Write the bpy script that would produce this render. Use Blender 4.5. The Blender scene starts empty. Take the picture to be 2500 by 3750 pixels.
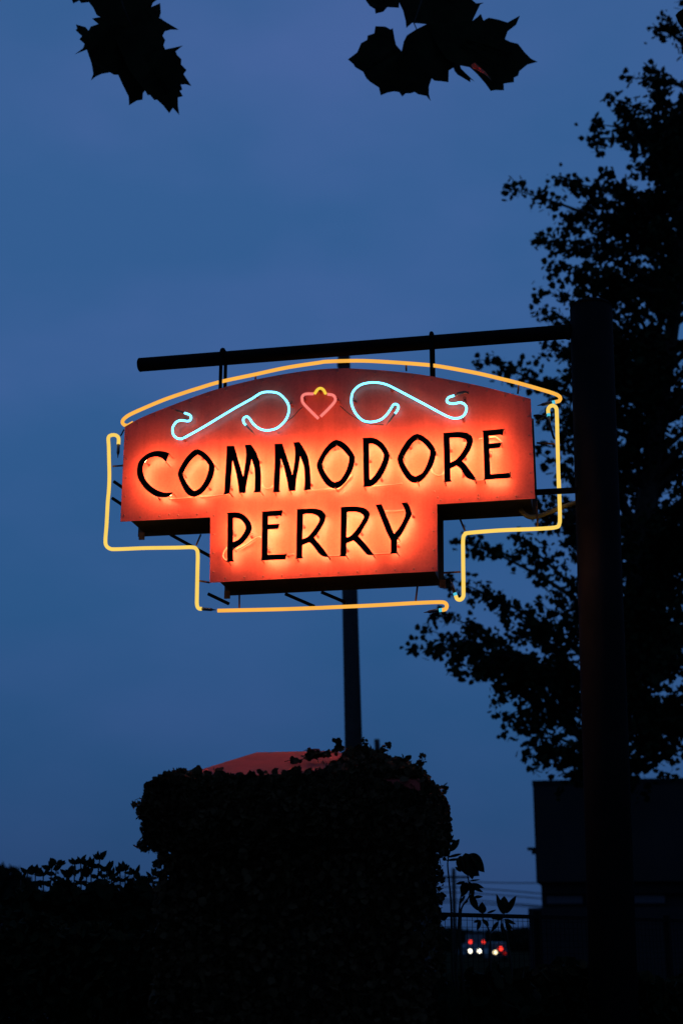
import bpy, bmesh, math, random
import numpy as np
from mathutils import Vector, Matrix
R = math.radians
random.seed(7); rng = np.random.default_rng(7)
scene = bpy.context.scene
COL = scene.collection

# ------------------------------------------------------------------ camera
FPX = 50.0 / 36.0 * 3750.0            # focal length in photo pixels (2500 x 3750)
PITCH = math.atan((3452 - 1875) / FPX)
CAM = Vector((0, 0, 1.6))
cd = bpy.data.cameras.new('camera'); cam = bpy.data.objects.new('camera', cd); COL.objects.link(cam)
cam.location = CAM; cam.rotation_euler = (R(90) + PITCH, 0, 0)
cd.sensor_fit = 'VERTICAL'; cd.sensor_height = 36; cd.sensor_width = 24; cd.lens = 50
cd.clip_end = 3000
cd.dof.use_dof = True; cd.dof.focus_distance = 10.2; cd.dof.aperture_fstop = 1.7
scene.camera = cam

# ------------------------------------------------------------------ dusk sky
def lin(r, g, b):
    f = lambda c: (c / 255 / 12.92) if c / 255 <= 0.04045 else ((c / 255 + 0.055) / 1.055) ** 2.4
    return (f(r), f(g), f(b), 1)
w = bpy.data.worlds.new('World'); scene.world = w; w.use_nodes = True
nt = w.node_tree; N = nt.nodes; L = nt.links
bg = N['Background']
sky = N.new('ShaderNodeTexSky'); sky.sky_type = 'NISHITA'; sky.sun_disc = False
sky.sun_elevation = R(4); sky.sun_rotation = R(200); sky.ozone_density = 6
tc = N.new('ShaderNodeTexCoord'); sep = N.new('ShaderNodeSeparateXYZ'); L.new(tc.outputs['Generated'], sep.inputs[0])
ramp = N.new('ShaderNodeValToRGB'); cr = ramp.color_ramp
cr.elements[0].position = 0.0; cr.elements[0].color = lin(30, 56, 98)
cr.elements[1].position = 1.0; cr.elements[1].color = lin(62, 93, 148)
for p, c in ((0.03, (36, 66, 110)), (0.12, (41, 76, 122)), (0.22, (48, 86, 135)), (0.36, (55, 93, 145)), (0.50, (58, 95, 148)), (0.62, (60, 95, 148))):
    e = cr.elements.new(p); e.color = lin(*c)
L.new(sep.outputs['Z'], ramp.inputs[0])
noi = N.new('ShaderNodeTexNoise'); noi.inputs['Scale'].default_value = 5.0; noi.inputs['Detail'].default_value = 4; noi.inputs['Roughness'].default_value = 0.45
mp = N.new('ShaderNodeMapping'); mp.inputs['Scale'].default_value = (1, 1, 2.0); mp.inputs['Location'].default_value = (1.3, 0.2, 0.4)
L.new(tc.outputs['Generated'], mp.inputs[0]); L.new(mp.outputs[0], noi.inputs['Vector'])
cr2 = N.new('ShaderNodeValToRGB'); cr2.color_ramp.elements[0].position = 0.38; cr2.color_ramp.elements[1].position = 0.72
cr2.color_ramp.elements[0].color = (0.82, 0.95, 0.95, 1); cr2.color_ramp.elements[1].color = (1.32, 1.07, 1.10, 1)
L.new(noi.outputs['Fac'], cr2.inputs[0])
mul = N.new('ShaderNodeMix'); mul.data_type = 'RGBA'; mul.blend_type = 'MULTIPLY'; mul.inputs[0].default_value = 1
L.new(ramp.outputs[0], mul.inputs[6]); L.new(cr2.outputs[0], mul.inputs[7])
sm = N.new('ShaderNodeMix'); sm.data_type = 'RGBA'; sm.blend_type = 'ADD'; sm.inputs[0].default_value = 0.006
L.new(mul.outputs[2], sm.inputs[6]); L.new(sky.outputs[0], sm.inputs[7])
L.new(sm.outputs[2], bg.inputs[0]); bg.inputs[1].default_value = 1.0
sd = bpy.data.lights.new('afterglow', 'SUN'); sd.energy = 0.01; sd.angle = R(20); sd.color = (0.7, 0.8, 1)
so = bpy.data.objects.new('afterglow', sd); COL.objects.link(so); so.rotation_euler = (R(60), 0, R(20))
vs = scene.view_settings
vs.view_transform = 'Standard'; vs.look = 'None'; vs.exposure = 0; vs.gamma = 1; vs.use_curve_mapping = False
scene.render.engine = 'CYCLES'
scene.cycles.use_denoising = True
scene.cycles.max_bounces = 6; scene.cycles.sample_clamp_indirect = 6

# ------------------------------------------------------------------ pixel geometry
RIGHT = Vector((1, 0, 0)); FWD = Vector((0, math.cos(PITCH), math.sin(PITCH))); UP = Vector((0, -math.sin(PITCH), math.cos(PITCH)))
def ray(px, py):
    return (FWD + RIGHT * ((px - 1250) / FPX) - UP * ((py - 1875) / FPX))
def at_y(px, py, Y):                       # point on the ray at ground distance Y
    d = ray(px, py); return CAM + d * (Y / d.y)
PSI = R(10.2)
BACK = Vector((math.sin(PSI), math.cos(PSI), 0))      # into the sign
SIDE = Vector((math.cos(PSI), -math.sin(PSI), 0))     # along the sign
UPZ = Vector((0, 0, 1))
P0 = at_y(1196, 1754, 9.8)
def at(px, py, wf=0.0):                    # point on the sign plane, wf metres in front of the face
    d = ray(px, py); P = P0 - BACK * wf
    return CAM + d * ((P - CAM).dot(BACK) / d.dot(BACK))
SIGN_ROOT = Vector((P0.x, P0.y, 0))

# ------------------------------------------------------------------ materials
def mat(name, col, rough=0.6, metal=0.0, spec=0.3, var=0.25, scale=8.0, bump=0.0, trans=0.0):
    m = bpy.data.materials.new(name); m.use_nodes = True
    n = m.node_tree.nodes; l = m.node_tree.links; b = n['Principled BSDF']
    b.inputs['Roughness'].default_value = rough; b.inputs['Metallic'].default_value = metal
    b.inputs['Specular IOR Level'].default_value = spec
    t = n.new('ShaderNodeTexCoord'); no = n.new('ShaderNodeTexNoise'); no.inputs['Scale'].default_value = scale; no.inputs['Detail'].default_value = 5
    l.new(t.outputs['Object'], no.inputs['Vector'])
    r = n.new('ShaderNodeValToRGB'); r.color_ramp.elements[0].position = 0.3; r.color_ramp.elements[1].position = 0.7
    r.color_ramp.elements[0].color = tuple(c * (1 - var) for c in col[:3]) + (1,)
    r.color_ramp.elements[1].color = tuple(min(1, c * (1 + var)) for c in col[:3]) + (1,)
    l.new(no.outputs['Fac'], r.inputs[0]); l.new(r.outputs[0], b.inputs['Base Color'])
    if bump:
        bn = n.new('ShaderNodeBump'); bn.inputs['Strength'].default_value = bump; bn.inputs['Distance'].default_value = 0.01
        l.new(no.outputs['Fac'], bn.inputs['Height']); l.new(bn.outputs[0], b.inputs['Normal'])
    if trans:
        tr = n.new('ShaderNodeBsdfTranslucent'); l.new(r.outputs[0], tr.inputs[0])
        mx = n.new('ShaderNodeMixShader'); mx.inputs[0].default_value = trans
        l.new(b.outputs[0], mx.inputs[1]); l.new(tr.outputs[0], mx.inputs[2])
        l.new(mx.outputs[0], n['Material Output'].inputs[0])
    return m
def glow(name, col, strength, var=0.06):
    m = bpy.data.materials.new(name); m.use_nodes = True
    n = m.node_tree.nodes; l = m.node_tree.links; n.remove(n['Principled BSDF'])
    e = n.new('ShaderNodeEmission'); e.inputs[1].default_value = strength
    t = n.new('ShaderNodeTexCoord'); no = n.new('ShaderNodeTexNoise'); no.inputs['Scale'].default_value = 5
    l.new(t.outputs['Object'], no.inputs['Vector'])
    r = n.new('ShaderNodeValToRGB')
    r.color_ramp.elements[0].color = tuple(c * (1 - var) for c in col) + (1,); r.color_ramp.elements[1].color = tuple(c * (1 + var) for c in col) + (1,)
    l.new(no.outputs['Fac'], r.inputs[0]); l.new(r.outputs[0], e.inputs[0]); l.new(e.outputs[0], n['Material Output'].inputs[0])
    return m
M = dict(
    face=mat('red_enamel', (0.66, 0.088, 0.050), 0.42, spec=0.45, var=0.10, scale=5),
    cabinet=mat('dark_sheet_metal', (0.030, 0.022, 0.020), 0.55, var=0.3),
    letter=mat('black_steel', (0.007, 0.006, 0.006), 0.8, spec=0.05, var=0.3),
    steel=mat('black_painted_pipe', (0.009, 0.007, 0.0065), 0.85, spec=0.02, var=0.3, scale=3),
    rust=mat('rusty_bracket', (0.16, 0.07, 0.035), 0.75, var=0.5, scale=30),
    conduit=mat('dull_conduit', (0.22, 0.16, 0.07), 0.5, metal=0.3),
    link=mat('painted_out_glass', (0.66, 0.15, 0.10), 0.25, spec=0.6, var=0.1),
    support=mat('brown_glass_support', (0.16, 0.02, 0.014), 0.4),
    screw=mat('screw_head', (0.42, 0.10, 0.07), 0.35, metal=0.4),
    cable=mat('black_cable', (0.012, 0.012, 0.012), 0.6),
    glass=mat('dark_electrode_glass', (0.05, 0.03, 0.025), 0.15, spec=0.8),
    leaf_dark=mat('broad_leaf', (0.010, 0.014, 0.006), 0.8, spec=0.04, var=0.35, scale=6, trans=0.03),
    leaf_near=mat('lobed_leaf', (0.016, 0.014, 0.006), 0.8, spec=0.02, var=0.35, scale=9, trans=0.01),
    sign_lit_leaf=mat('sign_lit_leaf_edge', (0.42, 0.16, 0.09), 0.7, spec=0.1, var=0.4, scale=30),  # lighter, redder leaf colour with the sign's glow painted in
    tree_leaf=mat('tree_leaf', (0.012, 0.018, 0.008), 0.8, spec=0.02, var=0.35, scale=1.5, trans=0.03),
    ivy=mat('ivy_leaf', (0.045, 0.024, 0.010), 0.7, spec=0.06, var=0.5, scale=14, trans=0.03),
    bark=mat('bark', (0.030, 0.024, 0.018), 0.9, spec=0.1, var=0.4, scale=12, bump=0.6),
    plaster=mat('sign_lit_cap', (0.36, 0.050, 0.034), 0.75, spec=0.2, var=0.2, scale=7, bump=0.3),  # red of the sign's light put into the cap's base colour
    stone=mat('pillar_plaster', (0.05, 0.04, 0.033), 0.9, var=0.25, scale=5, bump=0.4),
    pole_wood=mat('weathered_pole', (0.022, 0.018, 0.016), 0.9, var=0.3, scale=6, bump=0.4),
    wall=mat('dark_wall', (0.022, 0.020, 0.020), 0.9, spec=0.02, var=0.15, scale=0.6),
    trim=mat('dark_trim', (0.012, 0.012, 0.012), 0.8, spec=0.04, var=0.2),
    window=mat('window_glass', (0.04, 0.045, 0.055), 0.3, spec=0.25, var=0.05),
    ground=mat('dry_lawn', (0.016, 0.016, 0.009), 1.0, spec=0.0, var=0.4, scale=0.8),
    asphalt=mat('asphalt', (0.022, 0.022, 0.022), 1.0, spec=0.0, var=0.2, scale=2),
    kerb=mat('concrete_kerb', (0.22, 0.21, 0.20), 0.9, spec=0.1, var=0.2),
    paint=mat('road_paint', (0.6, 0.6, 0.55), 0.7, var=0.1),
    car=mat('dark_car_paint', (0.03, 0.032, 0.038), 0.3, spec=0.5, var=0.1),
    van=mat('grey_van_paint', (0.10, 0.10, 0.11), 0.5, var=0.1),
    tyre=mat('tyre_rubber', (0.012, 0.012, 0.012), 0.9),
    far=mat('far_foliage', (0.012, 0.016, 0.010), 0.9, spec=0.0, var=0.3, scale=0.5),
    amber=glow('amber_neon', (1.0, 0.47, 0.07), 1.0, 0.13),
    yellow=glow('yellow_neon', (0.98, 0.66, 0.125), 1.0, 0.13),
    cyan=glow('pale_cyan_neon', (0.105, 0.62, 0.90), 4.4),
    cyan_end=glow('cyan_tube_end', (0.08, 0.55, 0.75), 1.0),
    pink=glow('pink_neon', (1.0, 0.235, 0.20), 0.98),
    lemon=glow('lemon_neon', (0.95, 0.62, 0.06), 1.0),
    halo=glow('warm_white_neon', (1.0, 0.46, 0.20), 68.0),
    head=glow('headlamp', (1.0, 0.93, 0.72), 6.0), dimhead=glow('dim_headlamp', (1.0, 0.82, 0.45), 3.5),
    tail=glow('tail_lamp', (1.0, 0.035, 0.018), 3.0), dimtail=glow('dim_tail_lamp', (1.0, 0.02, 0.012), 0.5),
)

def weather(m):                           # streaks and blotches on the enamel
    n = m.node_tree.nodes; l = m.node_tree.links; b = n['Principled BSDF']; src = b.inputs['Base Color'].links[0].from_socket
    t = n.new('ShaderNodeTexCoord'); mp_ = n.new('ShaderNodeMapping'); mp_.inputs['Scale'].default_value = (22, 22, 1.6)
    no = n.new('ShaderNodeTexNoise'); no.inputs['Scale'].default_value = 1.0; no.inputs['Detail'].default_value = 6
    l.new(t.outputs['Object'], mp_.inputs[0]); l.new(mp_.outputs[0], no.inputs['Vector'])
    no2 = n.new('ShaderNodeTexNoise'); no2.inputs['Scale'].default_value = 60; no2.inputs['Detail'].default_value = 3; l.new(t.outputs['Object'], no2.inputs['Vector'])
    mx = n.new('ShaderNodeMath'); mx.operation = 'MULTIPLY'; l.new(no.outputs['Fac'], mx.inputs[0]); l.new(no2.outputs['Fac'], mx.inputs[1])
    r = n.new('ShaderNodeValToRGB'); r.color_ramp.elements[0].position = 0.12; r.color_ramp.elements[0].color = (.86, .80, .78, 1); r.color_ramp.elements[1].position = 0.30; r.color_ramp.elements[1].color = (1, 1, 1, 1)
    l.new(mx.outputs[0], r.inputs[0])
    mm = n.new('ShaderNodeMix'); mm.data_type = 'RGBA'; mm.blend_type = 'MULTIPLY'; mm.inputs[0].default_value = 1
    l.new(src, mm.inputs[6]); l.new(r.outputs[0], mm.inputs[7]); l.new(mm.outputs[2], b.inputs['Base Color'])
weather(M['face'])
# ------------------------------------------------------------------ object helpers
def tag(o, label=None, cat=None, group=None, kind=None):
    if label: o['label'] = label
    if cat: o['category'] = cat
    if group: o['group'] = group
    if kind: o['kind'] = kind
    return o
def thing(name, loc, label, cat, group=None, rz=0):
    o = bpy.data.objects.new(name, None); COL.objects.link(o); o.location = loc; o.rotation_euler = (0, 0, rz)
    o.empty_display_size = 0.2
    return tag(o, label, cat, group)
def wmat(o):
    m = Matrix.Identity(4)
    while o is not None:
        m = o.matrix_basis @ m; o = o.parent
    return m
def link(name, me, material, parent=None, smooth=False):
    if material and not me.materials: me.materials.append(material)
    if smooth:
        for p in me.polygons: p.use_smooth = True
    o = bpy.data.objects.new(name, me); COL.objects.link(o)
    if parent: o.parent = parent
    return o
def mesh(name, verts, faces, material, parent=None, smooth=False, world=True):
    """verts are world positions; stored relative to the parent chain"""
    if parent and world:
        inv = wmat(parent).inverted(); verts = [inv @ Vector(v) for v in verts]
    me = bpy.data.meshes.new(name); me.from_pydata([tuple(v) for v in verts], [], faces); me.update()
    return link(name, me, material, parent, smooth)
def big_mesh(name, V, F, material, parent=None):
    """numpy verts (n,3) local, faces (m,k) all of one size"""
    me = bpy.data.meshes.new(name); k = F.shape[1]
    me.vertices.add(len(V)); me.vertices.foreach_set('co', V.astype(np.float32).ravel())
    me.loops.add(F.size); me.loops.foreach_set('vertex_index', F.astype(np.int32).ravel())
    me.polygons.add(len(F)); me.polygons.foreach_set('loop_start', (np.arange(len(F)) * k).astype(np.int32))
    me.update(calc_edges=True); me.validate()
    return link(name, me, material, parent)
def box(x0, x1, y0, y1, z0, z1):
    v = [(x, y, z) for z in (z0, z1) for y in (y0, y1) for x in (x0, x1)]
    return [Vector(p) for p in v], [(0, 2, 3, 1), (4, 5, 7, 6), (0, 1, 5, 4), (2, 6, 7, 3), (0, 4, 6, 2), (1, 3, 7, 5)]
def join(parts):
    V = []; F = []
    for v, f in parts:
        n = len(V); V += list(v); F += [tuple(i + n for i in q) for q in f]
    return V, F
def tube(pts, r, seg=10, caps=True):
    pts = [Vector(p) for p in pts]; V = []; F = []; n = len(pts)
    rr = r if isinstance(r, (list, tuple)) else [r] * n
    t0 = (pts[1] - pts[0]).normalized(); nrm = t0.orthogonal().normalized()
    for i, p in enumerate(pts):
        t = ((pts[min(i + 1, n - 1)] - pts[max(i - 1, 0)]).normalized())
        nrm = (nrm - t * nrm.dot(t)); nrm = nrm.normalized() if nrm.length > 1e-6 else t.orthogonal().normalized()
        bi = t.cross(nrm)
        for k in range(seg):
            a = 2 * math.pi * k / seg; V.append(p + (nrm * math.cos(a) + bi * math.sin(a)) * rr[i])
    for i in range(n - 1):
        for k in range(seg):
            a = i * seg + k; b = i * seg + (k + 1) % seg; F.append((a, b, b + seg, a + seg))
    if caps:
        F.append(tuple(range(seg - 1, -1, -1))); F.append(tuple(range((n - 1) * seg, n * seg)))
    return V, F
def catmull(pts, step=6, closed=False):
    """pts: (x,y) or (x,y,1) = sharp corner -> dense 2D polyline"""
    n = len(pts); out = []
    P = [Vector(p[:2]) for p in pts]; C = [len(p) > 2 for p in pts]
    rngi = n if closed else n - 1
    for i in range(rngi):
        p1, p2 = P[i], P[(i + 1) % n]
        p0 = P[i - 1] if (i > 0 or closed) else p1 * 2 - p2
        p3 = P[(i + 2) % n] if (i + 2 < n or closed) else p2 * 2 - p1
        t1 = (p2 - p1) if C[i] else (p2 - p0) * 0.5
        t2 = (p2 - p1) if C[(i + 1) % n] else (p3 - p1) * 0.5
        k = max(1, min(14, int((p2 - p1).length / step)))
        for j in range(k):
            t = j / k; a = 2 * t**3 - 3 * t**2 + 1; b = t**3 - 2 * t**2 + t; c = -2 * t**3 + 3 * t**2; d = t**3 - t**2
            out.append(p1 * a + t1 * b + p2 * c + t2 * d)
    if not closed: out.append(P[-1])
    return out
def Z(ox, oy, s):                          # zoomed-view coordinates -> photo pixels
    return lambda L_: [(ox + p[0] * s, oy + p[1] * s) + tuple(p[2:]) for p in L_]
def plate(name, loops, front, back, material, parent):
    """loops of 2D photo points (first outer, rest holes); front/back map a 2D point to 3D"""
    bm = bmesh.new(); edges = []; rings = []
    for lp in loops:
        vs_ = [bm.verts.new((p[0], p[1], 0)) for p in lp]
        rings.append(vs_)
        for i in range(len(vs_)): edges.append(bm.edges.new((vs_[i], vs_[(i + 1) % len(vs_)])))
    bmesh.ops.triangle_fill(bm, use_beauty=True, use_dissolve=False, edges=edges)
    bm.verts.index_update()
    pts = [(v.co.x, v.co.y) for v in bm.verts]; tris = [[v.index for v in f.verts] for f in bm.faces]
    rid = [[v.index for v in rg] for rg in rings]; bm.free()
    n = len(pts); V = [front(p) for p in pts] + [back(p) for p in pts]; F = []
    for t in tris:
        a, b, c = (pts[i] for i in t)
        if (b[0] - a[0]) * (c[1] - a[1]) - (b[1] - a[1]) * (c[0] - a[0]) > 0: t = t[::-1]
        F.append(tuple(t)); F.append(tuple(i + n for i in t[::-1]))
    for rg in rid:
        for i in range(len(rg)):
            a, b = rg[i], rg[(i + 1) % len(rg)]; F.append((a, b, b + n, a + n))
    o = mesh(name, V, F, material, parent)
    bm = bmesh.new(); bm.from_mesh(o.data); bmesh.ops.recalc_face_normals(bm, faces=bm.faces); bm.to_mesh(o.data); bm.free()
    return o
D = 1.5944                                  # overview pixel -> photo pixel
def d2(L_): return [(p[0] * D, p[1] * D) + tuple(p[2:]) for p in L_]

# ================================================================== ground, road
def sheet(name, x0, x1, y0, y1, z, m, parent=None):
    o = mesh(name, [(x0, y0, z), (x1, y0, z), (x1, y1, z), (x0, y1, z)], [(0, 1, 2, 3)], m, parent)
    return o
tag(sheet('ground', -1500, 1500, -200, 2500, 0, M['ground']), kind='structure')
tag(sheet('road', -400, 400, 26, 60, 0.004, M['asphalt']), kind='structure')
tag(sheet('car_park', -20, 40, 90, 230, 0.004, M['ground']), kind='structure')
for k in range(10):
    tag(sheet('lane_marking', -40 + k * 8, -37 + k * 8, 42.9, 43.05, 0.008, M['paint']), kind='structure')
v, f = box(-200, 200, 25.7, 25.99, 0, 0.13); tag(mesh('kerb', v, f, M['kerb']), kind='structure')
v, f = box(-200, 200, 60.01, 60.3, 0, 0.13); tag(mesh('kerb', v, f, M['kerb']), kind='structure')

# ================================================================== signpost (pole + arm)
MID = -0.21                                  # centre depth of the cabinet
pA = at(1389.5 * D, 1720 * D, MID); pB = at(1356 * D, 705 * D, MID)
ax = (pB - pA); dirp = ax / ax.z
base = pA - dirp * pA.z
post = thing('signpost', base, 'tall black pipe post with one horizontal arm carrying the neon sign', 'signpost')
top = pB
def pole_ring(z0, z1, r): return tube([base + dirp * z0, base + dirp * z1], r, 40)
mesh('pole', *pole_ring(0, top.z - 0.02, 0.155), M['steel'], post, True)
bev = [base + dirp * (top.z - 0.02 + d) for d in (0, 0.018, 0.032, 0.04)]
mesh('pole_cap', *tube(bev, [0.1565, 0.153, 0.140, 0.09], 40), M['steel'], post, True)
mesh('base_plate', *join([box(base.x - .28, base.x + .28, base.y - .28, base.y + .28, 0.006, 0.03)]), M['steel'], post)
a0 = at(322 * D, 838 * D, MID); a1 = at(1309 * D, 761.5 * D, MID)
a2 = a1 + (a1 - a0).normalized() * 0.14
arm = mesh('arm', *tube([a0, a2], 0.0545, 28), M['steel'], post, True)
adir = (a1 - a0).normalized()
mesh('arm_cap', *tube([a0 - adir * 0.012, a0 - adir * 0.006, a0 + adir * 0.002], [0.045, 0.054, 0.0562], 28), M['steel'], arm, True)
mesh('weld_collar', *tube([a1 - adir * 0.035, a1 - adir * 0.004], [0.057, 0.066], 28), M['steel'], arm, True)

# ================================================================== neon sign
sign = thing('neon_sign', SIGN_ROOT, 'stepped red neon sign with black letters and a glowing yellow outline', 'sign')
topL = [(287, 980), (330, 957), (400, 929), (470, 903), (520, 888), (600, 869), (700, 852), (780, 846), (870, 850), (940, 857), (1000, 866), (1100, 886), (1160, 901), (1218, 916)]
outline = [(p.x, p.y) for p in catmull(d2(topL), 12)] + d2([(1228, 1145), (1003, 1158), (1004, 1312), (482, 1338), (483, 1188), (277, 1198)])
def grow(poly, m):                           # offset the outline inwards by m photo pixels
    n = len(poly); out = []
    for i in range(n):
        p0, p1, p2 = (Vector(poly[(i + k) % n]) for k in (-1, 0, 1))
        e1 = (p1 - p0).normalized(); e2 = (p2 - p1).normalized()
        n1 = Vector((-e1.y, e1.x)); n2 = Vector((-e2.y, e2.x)); s = n1 + n2
        s = s / max(0.35, s.dot(n1)); out.append(tuple(p1 + s * m))
    return out
face = plate('face_panel', [outline], lambda p: at(p[0], p[1], 0), lambda p: at(p[0], p[1], 0) + BACK * 0.006, M['face'], sign)
inset = grow(outline, 18)
plate('cabinet', [inset], lambda p: at(p[0], p[1], 0) + BACK * 0.008, lambda p: at(p[0], p[1], 0) + BACK * 0.412, M['cabinet'], sign)
plate('rear_panel', [outline], lambda p: at(p[0], p[1], 0) + BACK * 0.414, lambda p: at(p[0], p[1], 0) + BACK * 0.42, M['cabinet'], sign)
for px, py in ((326, 1231), (522, 1366), (1016, 1341)):
    q = at(px * D, py * D, -0.41)
    V_, F_ = box(-0.022, 0.022, -0.006, 0.006, -0.03, 0.03)
    mesh('corner_tab', [q + SIDE * a.x + BACK * a.y + UPZ * a.z for a in V_], F_, M['rust'], sign)
# screws round the edge of the face
def dome(r=0.008, h=0.004):
    V = []; F = []
    for k, (rr, hh) in enumerate(((1, 0), (0.9, 0.5), (0.5, 0.95))):
        for i in range(8): V.append((rr * r * math.cos(i * math.pi / 4), -hh * h, rr * r * math.sin(i * math.pi / 4)))
    for k in (0, 1):
        for i in range(8): F.append((k * 8 + i, k * 8 + (i + 1) % 8, k * 8 + 8 + (i + 1) % 8, k * 8 + 8 + i))
    F.append(tuple(range(16, 24)))
    me = bpy.data.meshes.new('screw'); me.from_pydata(V, [], F); me.materials.append(M['screw']); me.update(); return me
screw_me = dome()
def add_screw(px, py, parent):
    o = bpy.data.objects.new('screw', screw_me); COL.objects.link(o); o.parent = parent
    o.matrix_basis = wmat(parent).inverted() @ (Matrix.Translation(at(px, py, 0.0005)) @ Matrix.Rotation(-PSI, 4, 'Z'))
ring = grow(outline, 13)
acc = 40.0
for i in range(len(ring)):
    a = Vector(ring[i]); b = Vector(ring[(i + 1) % len(ring)]); Ls = (b - a).length; t = acc
    while t < Ls:
        q = a + (b - a) * (t / Ls); add_screw(q.x, q.y, face); t += 69
    acc = t - Ls
for q in ((1020, 1587), (1590, 1519), (1589, 1800), (1410, 1834), (1602, 1822), (1750, 1812), (620, 1884), (758, 1874)): add_screw(q[0], q[1], face)

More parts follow.
